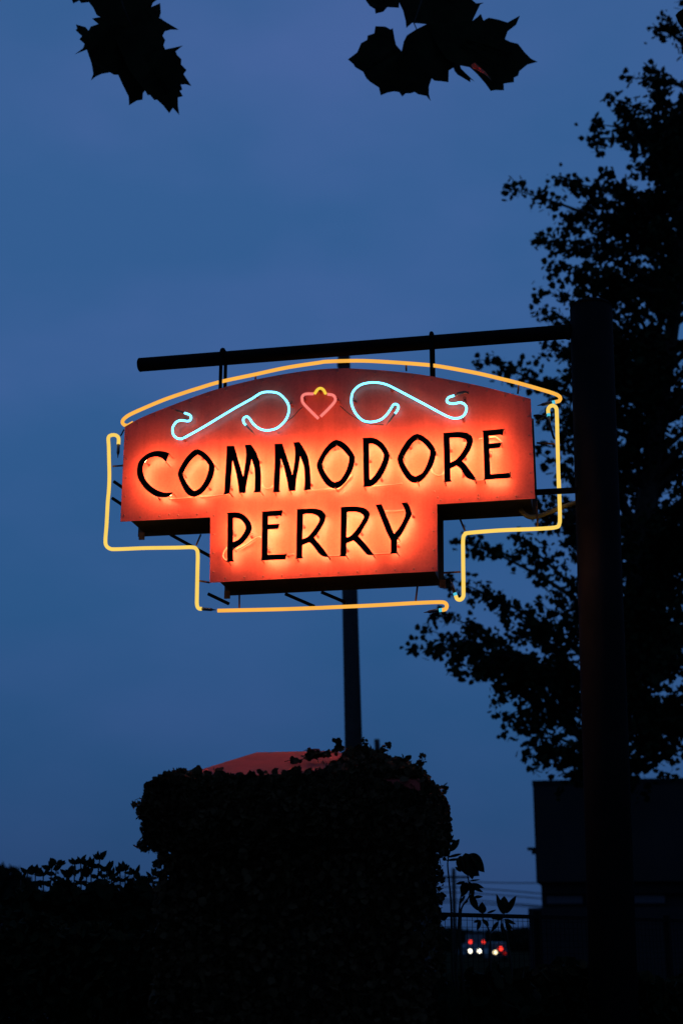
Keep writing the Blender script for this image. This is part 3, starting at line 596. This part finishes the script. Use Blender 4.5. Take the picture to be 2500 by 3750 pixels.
ZL = Z(250, 0, 500 / 1568); ZR = Z(1250, 0, 750 / 1568)
otree = thing('overhanging_tree', (-5.6, 4.6, 0), 'tree overhead whose big dark lobed leaves hang into the top of the sky', 'tree')
tr_ = [Vector(p) for p in ((-5.6, 4.6, 0), (-5.55, 4.65, 2.5), (-5.5, 4.8, 5), (-5.3, 5.2, 7.2), (-4.9, 5.7, 9.5), (-4.6, 6.0, 12))]
mesh('trunk', *tube(tr_, [.26, .22, .19, .16, .11, .05], 14), M['bark'], otree, True)
lm = [Vector(p) for p in ((-5.35, 5.1, 6.9), (-4.2, 5.9, 7.5), (-2.6, 6.6, 7.85), (-.9, 6.9, 7.95), (.8, 7.0, 7.95), (2.3, 7.1, 7.9))]
mesh('limb', *tube(lm, [.09, .075, .06, .045, .03, .014], 10), M['bark'], otree, True)
sprL = sprR = sprC = otree
near_leaf(sprL, ZL([(-80,-150),(45,0),(60,40),(130,5),(150,35),(240,25),(290,90),(330,175),(370,195),(275,212),(335,265),(500,420),(800,450),(1085,410),(1110,360),(1180,340),(1272,342),(1045,205),(1065,150),(1057,35),(955,80),(975,30),(1060,-30),(1130,-120),(1050,-300),(700,-330),(520,-420),(350,-330),(120,-260)]), YL + .06, 480, -60)
near_leaf(sprL, ZL([(90,280),(200,310),(235,352),(260,305),(420,250),(800,330),(980,600),(900,1000),(880,1045),(860,1070),(855,1145),(790,1155),(700,1210),(695,1110),(630,980),(575,860),(530,860),(480,832),(380,850),(310,885),(262,925),(290,850),(270,730),(215,570),(75,625),(170,555),(190,505),(130,450),(160,415),(85,345),(105,330)]), YL, 420, 90, (.05, .08))
near_leaf(sprL, ZL([(500,350),(900,300),(1085,410),(1115,460),(1095,520),(1115,567),(1220,545),(1318,522),(1235,590),(1250,630),(1300,680),(1297,740),(1360,805),(1325,850),(1415,988),(1350,968),(1293,972),(1312,1028),(1283,1045),(1318,1105),(1260,1120),(1262,1220),(1277,1322),(1235,1275),(1203,1240),(1160,1300),(1090,1210),(1020,1145),(990,1150),(940,1090),(915,1095),(885,1045),(700,800)]), YL - .07, 500, 120, (-.06, .06))
mesh('twig', *tube([Vector((-1.6, 6.78, 7.9)), at_y(440, -420, YL), at_y(415, -140, YL), at_y(450, 20, YL + .02), at_y(490, 110, YL + .03)], [.014, .011, .008, .005, .003], 8), M['bark'], sprL, True)
near_leaf(sprR, ZR([(150,-60),(190,10),(215,45),(255,70),(260,105),(320,90),(350,55),(440,60),(440,20),(450,-40),(400,-140),(330,-190),(260,-150)]), YL + .03, 1400, -40)
near_leaf(sprR, ZR([(420,-80),(440,20),(470,80),(490,160),(495,215),(540,175),(650,185),(900,200),(1000,160),(1060,35),(1090,20),(1030,25),(1000,0),(1040,-60),(1080,-150),(860,-200),(700,-230),(560,-170)]), YL + .10, 1600, -40)
near_leaf(sprR, ZR([(260,200),(335,203),(375,225),(392,215),(405,290),(418,345),(460,392),(475,320),(500,270),(570,225),(650,185),(850,250),(880,400),(860,515),(820,540),(818,630),(760,622),(710,618),(690,600),(668,660),(668,720),(682,775),(650,735),(585,722),(560,705),(525,715),(490,715),(465,740),(440,705),(400,700),(350,710),(300,730),(285,670),(220,628),(190,600),(165,550),(105,515),(90,490),(48,455),(120,400),(150,330),(195,305),(200,272),(250,255),(258,205)]), YL - .02, 1530, 110, (.05, .07))
G_ = near_leaf(sprR, ZR([(650,185),(1000,160),(1040,130),(1065,105),(1085,158),(1125,135),(1200,150),(1270,172),(1365,118),(1335,190),(1270,240),(1250,300),(1290,320),(1350,335),(1400,400),(1450,450),(1500,473),(1420,495),(1360,545),(1350,580),(1318,595),(1318,630),(1240,640),(1242,692),(1175,690),(1140,697),(1100,640),(1040,570),(980,515),(900,500),(800,450),(700,300)]), YL - .08, 1600, 110, (-.05, .06))
near_leaf(sprR, ZR([(840,470),(905,495),(915,525),(950,560),(1020,625),(985,605),(985,630),(935,600),(885,570),(865,545)]), YL + .05, 1665, 245)
# the curled-under edge that catches the sign's light
ce = ZR([(985,500),(1020,478),(1060,520),(1095,545),(1125,585),(1150,620),(1110,580),(1060,548),(1010,530)])
mesh('curled_edge', [at_y(p[0], p[1], YL - .30 - (0.12 if i in (1, 2, 3, 4) else 0.0)) for i, p in enumerate(ce)], [(0, 1, 8), (1, 2, 7, 8), (2, 3, 6, 7), (3, 4, 6), (4, 5, 6)], M['sign_lit_leaf'], G_)
mesh('twig', *tube([Vector((.35, 6.97, 7.95)), at_y(1560, -400, YL), at_y(1580, -110, YL), at_y(1515, 85, YL + .04), at_y(1525, 108, YL)], [.014, .011, .008, .004, .003], 8), M['bark'], sprR, True)
ZK = Z(1700, 0, 800 / 1568)
near_leaf(sprC, ZK([(1640,-20),(1600,30),(1568,60),(1530,85),(1510,110),(1530,150),(1545,185),(1575,215),(1600,240),(1680,200),(1720,90)]), 7.0, 2540, 40)
mesh('twig', *tube([Vector((2.2, 7.1, 7.9)), at_y(2640, -400, 7.0), at_y(2575, -60, 7.0), at_y(2545, 50, 7.0)], [.012, .010, .007, .004], 8), M['bark'], sprC, True)
kid = [o for o in otree.children if o.name.startswith('leaf')]          # more of the same leaves on the limb above the frame
for k in range(44):
    src_ = random.choice(kid[:7]); c_ = sum((Vector(b_) for b_ in src_.bound_box), Vector()) / 8
    p_ = lm[random.randint(1, 4)]; p_ = p_.lerp(lm[min(5, lm.index(p_) + 1)], U(0, 1)); p_ = p_ + Vector((U(-.25, .25), U(-.2, .2), U(-.12, .22)))
    c = src_.copy(); COL.objects.link(c); c.parent = otree
    c.matrix_basis = Matrix.Translation(p_ - otree.location) @ Matrix.Rotation(U(0, 6.28), 4, 'Z') @ Matrix.Rotation(U(-.9, .9), 4, 'X') @ Matrix.Scale(U(.6, .9), 4) @ Matrix.Translation(-c_)

# ================================================================== tree behind the post
TY = 25.0
tb = at_y(1398 * D, 2300 * D, TY)
tree = thing('tree', (tb.x, tb.y, 0), 'tall broadleaf tree rising behind the signpost, crown filling the right side', 'tree')
trunk_pts = [Vector((tb.x, tb.y, 0)), Vector((tb.x + .05, tb.y, 2)), Vector((tb.x + .3, tb.y + .1, 4.5)), Vector((tb.x + 1.1, tb.y + .1, 9)), Vector((tb.x + 2.1, tb.y, 14)), Vector((tb.x + 2.8, tb.y, 19.0))]
mesh('trunk', *tube(trunk_pts, [.30, .25, .22, .18, .12, .03], 12), M['bark'], tree, True)
def trunk_at(z):
    for a, b in zip(trunk_pts, trunk_pts[1:]):
        if a.z <= z <= b.z: return a.lerp(b, (z - a.z) / (b.z - a.z))
    return trunk_pts[-1].copy()
tips = [((1507,62),0),((1440,180),.5),((1398,225),-.5),((1366,285),0),((1342,318),.6),((1162,432),0),((1280,412),.8),((1322,425),-.6),((1230,548),0),((1258,605),.5),((1252,668),-.8),((1238,720),0),((1300,500),1.4),
        ((1106,826),0),((1165,850),.8),((1255,790),-.5),((1245,960),.4),((1235,1040),-.7),((1050,1240),1.0),((1030,1330),.4),((952,1490),0),((1035,1528),-.4),((1080,1440),.9),((1146,1590),.3),((1160,1645),0),((1226,1700),-.5),((1242,1745),.2),((1330,1775),.6),((1290,1640),1.2),
        ((1455,1755),0),((1500,1700),.6),((1545,1735),-.6),((1480,1640),1.3),((1560,1660),0),
        ((1120,1130),1.6),((1180,1230),-1.2),((1200,1450),1.4),((1120,1370),-1.0),((1270,1150),1.8),((1300,880),1.5),((1340,760),-1.5),((1330,640),1.8),((1400,520),1.8),((1400,400),-1.2),((1450,300),1.6),((1500,200),-1.0),((1540,330),0.8)]
for k in range(100):
    py_ = U(230, 1690); tips.append(((U(max(1270, 1500 - (py_ - 100) * .5) if py_ < 700 else 1280, 1575), py_), U(-2.6, 2.8)))
for p_ in ((985,1445),(1062,1490),(1105,1530),(1190,1668),(1212,1722),(1010,1405),(1290,1735),(1180,1560)): tips.append((p_, U(-.6, .6)))
for k in range(12): tips.append(((U(1560, 1790), U(-260, 40)), U(-1, 1)))
for k in range(45):
    tips.append(((U(1560, 1950), U(20, 1650)), U(-3, 3)))
twigs = []; limbs = []; lp = []
for (px, py), dy in tips:
    tip = at_y(px * D, py * D, TY + dy)
    dist = math.hypot(tip.x - trunk_at(8).x, tip.y - tb.y)
    up = 0.55 if tip.z > 7 else 0.15
    z0 = max(3.0, min(19.5, tip.z - dist * up - U(.1, .6)))
    s = trunk_at(z0); mid = s.lerp(tip, .5) + Vector((0, 0, (0.12 if tip.z > 6 else 0.30) * dist)) + Vector((U(-.2, .2), U(-.2, .2), 0))
    path = [(s * (1 - t) ** 2 + mid * 2 * t * (1 - t) + tip * t * t) for t in np.linspace(0, 1, 12)]
    limbs.append(tube(path, [0.055 * (1 - t) + .006 for t in np.linspace(0, 1, 12)], 6))
    Lb = sum((path[i + 1] - path[i]).length for i in range(11))
    nb = max(7, int(Lb * 4.6))
    for j in range(nb):
        t = 0.22 + 0.78 * (j + U(0, 1)) / nb; i = min(10, int(t * 11)); b0 = path[i].lerp(path[i + 1], t * 11 - i) if t < 1 else path[-1]
        taper = 1.15 - t * 0.85
        ln = U(.3, .95) * taper
        ax_ = (path[min(11, i + 1)] - path[i]).normalized()
        dv = (Vector((random.gauss(0, 1), random.gauss(0, 1), random.gauss(0, .8))) + ax_ * 1.0).normalized()
        e = b0 + dv * ln + Vector((0, 0, (-0.12 if tip.z > 8 else -0.45) * ln))
        twigs.append(tube([b0, b0.lerp(e, .5) + Vector((0, 0, .03)), e], [.008, .005, .003], 3, False))
        for m_ in range(int(9 + ln * 26)):
            tt = U(.1, 1.05); q = b0.lerp(e, tt); lp.append(q + Vector((random.gauss(0, .085), random.gauss(0, .085), random.gauss(0, .08))))
    for m_ in range(6):
        lp.append(tip + Vector((random.gauss(0, .05), random.gauss(0, .05), random.gauss(0, .05))))
mesh('limbs', *join(limbs), M['bark'], tree)
mesh('twigs', *join(twigs), M['bark'], tree)
cw = leaf_cloud('crown', lp, 0.112, LEAF_SOFT, STAR_FAN, M['tree_leaf'], tree, jitter=.5); cw['kind'] = 'stuff'

# ================================================================== utility poles and lines
def upole(top_px, bot_px, Y, r0, r1, label):
    t = at_y(*top_px, Y); b = at_y(*bot_px, Y); d_ = (t - b) / (t.z - b.z); g = b - d_ * b.z
    o = thing('utility_pole', g, label, 'pole')
    mesh('pole', *tube([g, b, t], [r1, r1, r0], 16), M['pole_wood'], o, True)
    return o, t
u1, t1 = upole((789 * D, 806 * D), (812 * D, 1720 * D), 25.0, .115, .155, 'wooden utility pole rising behind the middle of the sign')
t1w = t1
mesh('top_bolt', *tube([t1 - Vector((.2, 0, .5)), t1 + Vector((.2, 0, -.5))], .012, 6), M['steel'], u1)
mesh('pole_band', *tube([t1 - Vector((0, 0, .32)), t1 - Vector((0, 0, .26))], .125, 16), M['steel'], u1)
u2, t2 = upole((865 * D, 1698 * D), (868 * D, 1745 * D), 48.0, .09, .10, 'thin distant utility pole just right of the pillar')
mesh('cross_arm', *join([box(t2.x - .55, t2.x + .55, t2.y - .05, t2.y + .05, t2.z - 2.2, t2.z - 2.1)]), M['pole_wood'], u2)
u3, t3 = upole((1660 , 3180), (1662, 3330), 75.0, .10, .11, 'thin far pole low beside the broad-leaved shrub')
mesh('cross_arm', *join([box(t3.x - .8, t3.x + .8, t3.y - .06, t3.y + .06, t3.z - .5, t3.z - .38)]), M['pole_wood'], u3)
ZP = Z(1580, 3050, 400 / 1568)
for i, (a, b, c) in enumerate((((310,690),(900,715),(1460,720)), ((310,780),(900,815),(1560,870)), ((310,855),(800,880),(1540,940)), ((310,960),(700,975),(1000,1000)), ((310,1000),(1100,1040),(1500,1062)))):
    pp = ZP([a, b, c]); path = [at_y(p.x, p.y, 75.0) for p in catmull(pp, 8)]
    path.append(path[-1] + (path[-1] - path[-2]).normalized() * 30)
    path.insert(0, path[0] - Vector((18, 0, -.2)))
    tag(mesh('power_line', *tube(path, 0.028, 5), M['cable']), ('highest', 'second highest', 'middle', 'second lowest', 'lowest')[i] + ' of five sagging lines left of the flat-roofed building', 'cable', 'low power lines')

# ================================================================== flat-roofed building
BY = 42.0
bl = at_y(1222 * D, 1793 * D, BY); x0 = bl.x; ztop = bl.z
zs = at_y(1222 * D, 2026 * D, BY).z; x1 = at_y(1240 * D, 2026 * D, BY).x
bld = thing('building', (x0, BY, 0), 'dark flat-roofed building low behind the signpost', 'building')
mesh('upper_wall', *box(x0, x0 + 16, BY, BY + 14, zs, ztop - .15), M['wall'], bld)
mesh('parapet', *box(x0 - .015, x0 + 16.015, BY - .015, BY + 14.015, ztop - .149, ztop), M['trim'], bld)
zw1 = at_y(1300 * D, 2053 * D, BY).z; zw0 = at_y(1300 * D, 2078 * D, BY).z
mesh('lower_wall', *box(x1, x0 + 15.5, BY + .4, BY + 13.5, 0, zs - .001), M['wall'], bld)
mesh('soffit_beam', *box(x1 + .05, x0 + 15.4, BY + .2, BY + .399, zw1, zs - .002), M['trim'], bld)
for k in range(3):
    xa = x1 + .1 + k * 1.15
    wd = mesh('window', *box(xa, xa + 1.1, BY + .33, BY + .398, zw0, zw1 - .002), M['trim'], bld)
    mesh('pane', *box(xa + .05, xa + 1.05, BY + .32, BY + .329, zw0 + .04, zw1 - .05), M['window'], wd)
mesh('door', *box(x1 + 3.2, x1 + 4.3, BY + .33, BY + .396, 0.006, 2.15), M['trim'], bld)
xl = at_y(1222 * D, 1947 * D, BY)
lampv = join([box(x0 - .24, x0 + .01, BY + .3, BY + .5, xl.z - .05, xl.z + .03), box(x0 - .12, x0 + .01, BY + .34, BY + .46, xl.z - .16, xl.z - .051)])
mesh('wall_lamp', *lampv, M['trim'], bld)
nz = at_y(1309 * D, 1790 * D, BY)
mesh('roof_vent', *box(nz.x - 1.0, nz.x - .1, BY + 2, BY + 3, ztop, ztop + .12), M['trim'], bld)
sgn = at_y(1228 * D, 2100 * D, BY - 1.0)
mesh('planter_wall', *box(sgn.x, sgn.x + 6, BY - 1.2, BY - .9, 0, at_y(1300 * D, 2086 * D, BY - 1).z), M['wall'], bld)

bld.rotation_euler = (0, 0, -PSI)
# ================================================================== wire fence
fA = at_y(1750, 3345, 11.7); fB = at_y(2330, 3361, 13.8)
fd = Vector((fB.x - fA.x, fB.y - fA.y, 0)).normalized(); FZ = (fA.z + fB.z) / 2
f0 = Vector((fA.x, fA.y, 0)) - fd * 1.5
fence = thing('wire_fence', f0, 'black welded-wire fence between the pillar and the signpost', 'fence')
fn = Vector((-fd.y, fd.x, 0))
for bay in range(4):
    s = f0 + fd * (2.4 * bay)
    def fb(a, b, c0, c1, z0, z1):
        V_, F_ = box(a, b, c0, c1, z0, z1); return [s + fd * p.x + fn * p.y + UPZ * p.z for p in V_], F_
    mesh('post', *fb(-.025, .025, -.025, .025, 0, FZ + .03), M['steel'], fence)
    mesh('top_rail', *fb(.026, 2.374, -.016, .016, FZ - .032, FZ), M['steel'], fence)
    mesh('bottom_rail', *fb(.026, 2.374, -.016, .016, .08, .11), M['steel'], fence)
    ws = []
    for k in range(31): ws.append(fb(.06 + k * .075, .0632 + k * .075, -.0016, .0016, .111, FZ - .033))
    for k in range(30): ws.append(fb(.027, 2.373, .0018, .005, FZ - .055 - k * .052, FZ - .0518 - k * .052))
    mesh('mesh_panel', *join(ws), M['steel'], fence)
s = f0 + fd * 9.6; mesh('post', *fb(2.375, 2.425, -.025, .025, 0, FZ + .03), M['steel'], fence)

# ================================================================== shrubs
def leaf_mesh(name, mtl):
    V = []; F = []
    n = 9
    for i in range(n + 1):
        t = i / n; wd = 0.21 * math.sin(math.pi * t ** 0.85) ** 0.8 if 0 < t < 1 else 0.004
        z = -0.16 * t * t
        V += [(-wd, t, z + wd * .35), (0, t, z), (wd, t, z + wd * .35)]
    for i in range(n):
        a = i * 3; F += [(a, a + 1, a + 4, a + 3), (a + 1, a + 2, a + 5, a + 4)]
    me = bpy.data.meshes.new(name); me.from_pydata(V, [], F); me.materials.append(mtl); me.update()
    for p in me.polygons: p.use_smooth = True
    return me
big_leaf = leaf_mesh('leaf', M['leaf_dark'])
def put_leaf(root, base_, tip_, wid, me=big_leaf, roll=0.0):
    base_ = Vector(base_); tip_ = Vector(tip_); yv = tip_ - base_; ln = yv.length; yv.normalize()
    view = (CAM - base_).normalized(); zv = (view - yv * view.dot(yv)).normalized(); zv = Matrix.Rotation(roll, 3, yv) @ zv
    xv = yv.cross(zv)
    m = Matrix((xv * (wid / 0.42), yv * ln, zv * (wid / 0.42))).transposed().to_4x4(); m.translation = base_
    o = bpy.data.objects.new('leaf', me); COL.objects.link(o); o.parent = root; o.matrix_basis = wmat(root).inverted() @ m
    return o
# broad-leaved shrub right of the pillar, in front of the fence
MY = 9.1
mg = at_y(1780, 3750, MY)
mag = thing('broadleaf_shrub', (mg.x, mg.y, 0), 'leggy shrub with long upright leaves just right of the ivy pillar', 'shrub')
s1 = 400 / 1568 * MY / 5441
def zl(a, b, wz, dy=0.0, roll=0.0):
    (pa, pb) = ZP([a, b]); put_leaf(mag, at_y(*pa, MY + dy), at_y(*pb, MY + dy + U(-.03, .03)), wz * s1, roll=roll)
for a, b, wz in (((255,270),(405,80),95), ((265,110),(312,30),35), ((250,130),(350,105),45), ((430,300),(210,355),42), ((420,370),(190,400),40), ((250,210),(215,130),60),
                 ((420,560),(330,480),50), ((540,690),(700,670),26), ((545,735),(752,785),70), ((560,770),(745,850),55), ((590,930),(735,910),48), ((510,710),(430,900),140), ((540,700),(600,920),90), ((480,700),(330,740),45),
                 ((560,880),(655,1130),110), ((730,1160),(715,1005),125), ((1010,1160),(930,875),75), ((1030,1170),(1040,900),150), ((1070,1160),(1205,895),90), ((790,1150),(930,1105),34), ((1060,1150),(1180,960),80),
                 ((1030,1240),(1210,1310),55), ((1020,1200),(930,1260),50), ((1040,1270),(1170,1390),45), ((1060,1290),(1150,1480),60), ((1000,1210),(860,1230),60), ((690,1250),(590,1290),40), ((720,1240),(830,1340),60), ((960,1270),(850,1420),60), ((700,1250),(650,1400),60), ((1000,1280),(1020,1460),55), ((480,900),(400,1020),40), ((560,960),(660,1090),70)):
    zl(a, b, wz, U(-.06, .06), U(-.3, .3))
bz = ZP([(400,330),(450,560),(540,300),(730,545),(480,290),(600,630),(560,290),(690,480)])
for (pa, pb, wz, ro) in ((bz[0], bz[1], 150, .4), (bz[2], bz[3], 200, .1), (bz[4], bz[5], 230, -.35), (bz[6], bz[7], 150, -.9), (ZP([(470,420)])[0], ZP([(640,600)])[0], 230, .2)):
    put_leaf(mag, at_y(*pa, MY - .04), at_y(*pb, MY - .10), wz * s1, roll=ro)
stm = []
for chain in (((300,150),(230,400),(250,700),(280,1100),(300,2000)), ((500,560),(530,700),(540,900),(400,1180),(350,2000)), ((1030,1170),(1000,1290),(1080,1500),(1150,2000)), ((725,1150),(740,1260),(830,1450),(840,2000)), ((430,850),(400,1050),(380,1400)), ((520,980),(430,1080),(400,1500))):
    pth = [at_y(p.x, p.y, MY) for p in catmull(ZP(list(chain)), 10)]
    e = pth[-1]; pth.append(Vector((mg.x + (e.x - mg.x) * .3, mg.y, 0.0)))
    mesh('stem', *tube(pth, [0.004 + .004 * i / len(pth) for i in range(len(pth))], 6), M['bark'], mag, True)
# ragged leaves against the pillar's right flank join this shrub to the dark below
lowp = [at_y(U(1560, 1960), U(3560, 3950), MY + U(-.15, .35)) for _ in range(380)]
lw = leaf_cloud('low_foliage', lowp, 0.13, LEAF_OVAL, OVAL_FAN, M['leaf_dark'], mag); lw['kind'] = 'stuff'

# rosette shrubs left of the pillar
SY = 13.5
ZQ = Z(0, 2900, 1000 / 1568)
def rosette(root, tip, n, ln, stems, gy):
    for i in range(n * 2):
        tier = 0 if i < n else random.choice((1, 2))
        a = 2 * math.pi * i / n + U(-.4, .4); el = U(.3, 1.35) if tier == 0 else U(-.3, .6)
        dv = Vector((math.cos(a) * math.cos(el), math.sin(a) * math.cos(el), math.sin(el)))
        l_ = ln * U(.75, 1.15); tb_ = tip - Vector((0, 0, .03 + tier * .075)); put_leaf(root, tb_ + dv * .012, tb_ + dv * l_, l_ * U(.40, .5), roll=U(-.9, .9))
sh_groups = [('low shrub with loose leaf rosettes at the left, beside the far tree line', 230, [(205,450),(160,445),(330,395),(300,420),(250,460),(120,480)]),
             ('tallest rosette shrub at the left, midway to the pillar', 480, [(430,395),(465,390),(575,365),(525,410),(500,450),(620,430),(400,450)]),
             ('rosette shrub close against the left of the ivy pillar', 790, [(720,430),(770,450),(690,440),(800,490),(880,460),(850,500),(640,460)])]
for lab, gx, tl in sh_groups:
    g = at_y(*ZQ([(gx, 1200)])[0], SY); root = thing('rosette_shrub', (g.x, SY, 0), lab, 'shrub', 'rosette-leaved shrubs left of the pillar')
    st = []
    for p in ZQ(tl):
        for k in range(1):
            tip = at_y(p[0], p[1] + 6, SY + U(-.25, .25)); rosette(root, tip, random.randint(5, 7), .10, st, g)
            gnd = Vector((g.x + (tip.x - g.x) * .4, SY + U(-.1, .1), 0)); st.append(tube([gnd, gnd.lerp(tip, .6) + Vector((U(-.05, .05), 0, 0)), tip], [.015, .01, .006], 6))
    for t_ in st: mesh('stem', *t_, M['bark'], root, True)
    fill = []
    for _ in range(1500):
        fx = gx + U(-190, 170); topy = 548 + 28 * math.sin(fx * .03) + (25 if gx < 300 else 0)
        fill.append(at_y(*ZQ([(fx, topy + abs(random.gauss(0, 1)) * 330)])[0], SY + U(-.35, .5)))
    fl = leaf_cloud('foliage', fill, 0.13, LEAF_OVAL, OVAL_FAN, M['leaf_dark'], root); fl['kind'] = 'stuff'

# clipped hedges along the foot of the picture
def hedge(name, label, xa, xb, y, ztop_, nleaf, deep=.6):
    root = thing(name, ((xa + xb) / 2, y, 0), label, 'hedge')
    P = []
    for _ in range(nleaf):
        x = U(xa, xb); z = ztop_ * (1 - abs(random.gauss(0, .22))) + .05 * math.sin(x * 5) + .03 * math.sin(x * 13)
        if z < 0.05: z = U(.05, ztop_)
        P.append((x, y + U(-deep, deep) * .5, z))
    fl = leaf_cloud('foliage', P, .085, LEAF_OVAL, OVAL_FAN, M['leaf_dark'], root); fl['kind'] = 'stuff'
    st = []
    for k in range(int((xb - xa) / .12)):
        x = xa + .06 + k * .12; st.append(tube([(x, y, 0), (x + U(-.05, .05), y, ztop_ * .5), (x + U(-.12, .12), y + U(-.1, .1), ztop_ * .92)], [.012, .009, .004], 5))
    mesh('stems', *join(st), M['bark'], root)['kind'] = 'stuff'
hedge('hedge', 'low dark hedge running along the bottom right below the fence', 0.75, 4.0, 10.4, 1.40, 14000)
hedge('hedge', 'dark hedge filling the bottom left below the rosette shrubs', -4.2, -0.6, 11.2, 1.72, 16000)

# far tree line
def tree_line(name, label, lumps):
    P = []
    for (x, y, rx, rz) in lumps:
        for _ in range(int(700 * rx * rz / 6)):
            a = rng.normal(size=3); a /= np.linalg.norm(a); r_ = rng.random() ** .25
            P.append((x + a[0] * rx * r_, y + a[1] * rx * .6 * r_, rz * .5 + a[2] * rz * .5 * r_))
    V = leaf_cloud(name, P, .62, LEAF_OVAL, OVAL_FAN, M['far']); tag(V, label, 'trees', kind='stuff')
tree_line('far_trees', 'far low tree line along the horizon', [(-22 + 3.2 * k + U(-1, 1), 62 + U(-3, 3), 3.0, 4.9 + U(-.2, .15) - (.1 if k < 3 else 2.0)) for k in range(7)] + [(-30 + 7 * k, 270 + U(-8, 8), 7.0, 4.4 + U(-.8, .6)) for k in range(16)])

# ================================================================== vehicles with lit lamps
def prof_body(name, prof, width, m, parent, off=(0, 0, 0)):
    n = len(prof); V = []
    for s in (-1, 1):
        for (y, z) in prof: V.append((s * width / 2 * (1 if z < 1.0 else .86), y, z))
    F = [tuple(range(n - 1, -1, -1)), tuple(range(n, 2 * n))] + [(i, (i + 1) % n, (i + 1) % n + n, i + n) for i in range(n)]
    return mesh(name, V, F, m, parent, world=False)
def wheels(root, ys, width, r=.32):
    for y in ys:
        for s in (-1, 1):
            wv, wf_ = tube([Vector((s * (width / 2 - .2), y, r)), Vector((s * (width / 2 + .01), y, r))], r, 16)
            wo = mesh('wheel', wv, wf_, M['tyre'], root, world=False)
            mesh('rim', *tube([Vector((s * (width / 2 + .011), y, r)), Vector((s * (width / 2 + .03), y, r))], r * .6, 12), M['van'], wo, world=False)
def disc(root, x, y, z, r, m, name):
    mesh(name, *tube([Vector((x, y, z)), Vector((x, y - .03, z))], r, 12), M[m], root, world=False)
def make_car(label, px, py, h, wheel_y=(-1.35, 1.35), rz=0.0):
    d = ray(px, py); t = (h - CAM.z) / d.z; p = CAM + d * t
    return p
# oncoming car: front faces the viewer (local -y)
pc = make_car('', 1723, 3483, 0.68)
car = thing('car', (pc.x, pc.y + 2.0, 0), 'far dark car showing two bright white headlights', 'car', rz=R(12))
body = prof_body('body', [(-2.1, .3), (-2.12, .62), (-2.0, .82), (-.9, .98), (-.3, 1.42), (1.0, 1.44), (1.7, 1.02), (2.1, .95), (2.15, .5), (2.1, .3)], 1.75, M['car'], car)
mesh('windscreen', [(-.72, -.88, 1.0), (.72, -.88, 1.0), (.66, -.33, 1.39), (-.66, -.33, 1.39)], [(0, 1, 2, 3)], M['window'], car, world=False)
wheels(car, (-1.3, 1.3), 1.75)
sp = (1740 - 1706) / 5441 * pc.y / 2 / math.cos(R(12))
for s in (-1, 1): disc(car, s * sp, -2.10, .68, .17, 'head', 'headlight')
# van driving away, tail lamps high up
dv_ = 175.0; pv = at_y(1745, 3449, dv_)
van = thing('van', (pv.x, dv_ + 2.5, 0), 'far box van with two high red tail lamps above the headlights', 'van')
prof_body('body', [(-2.5, .45), (-2.5, 2.6), (1.6, 2.6), (1.75, 1.9), (2.6, 1.25), (2.75, .45)], 2.1, M['van'], van)
wheels(van, (-1.6, 1.7), 2.0, .38)
sv = (1769 - 1722) / 5441 * dv_ / 2
disc(van, -sv, -2.51, pv.z, .17, 'tail', 'tail_lamp'); disc(van, sv, -2.51, pv.z, .13, 'tail', 'tail_lamp')
mesh('rear_door', *box(-.8, .8, -2.53, -2.505, .6, 2.4), M['van'], van, world=False)
# third vehicle, seen at an angle from behind
d3 = 134.0; pe = at_y(1822, 3482, d3)
suv = thing('car', (pe.x, d3 + 2.0, 0), 'far dark car with one pale lamp and red lamps stepped beside it', 'car')
prof_body('body', [(-2.1, .35), (-2.15, .9), (-2.0, 1.05), (-1.9, 1.6), (.5, 1.65), (1.1, 1.1), (2.1, .95), (2.15, .35)], 1.8, M['car'], suv)
wheels(suv, (-1.3, 1.3), 1.8)
def lamp(px, py, r, m, nm):
    p = at_y(px, py, d3 + 2.0 - 2.17); disc(suv, p.x - pe.x, -2.17, p.z, r, m, nm)
lamp(1812, 3488, .15, 'dimhead', 'reversing_lamp'); lamp(1832, 3474, .16, 'tail', 'tail_lamp'); lamp(1847, 3491, .11, 'dimtail', 'rear_reflector')
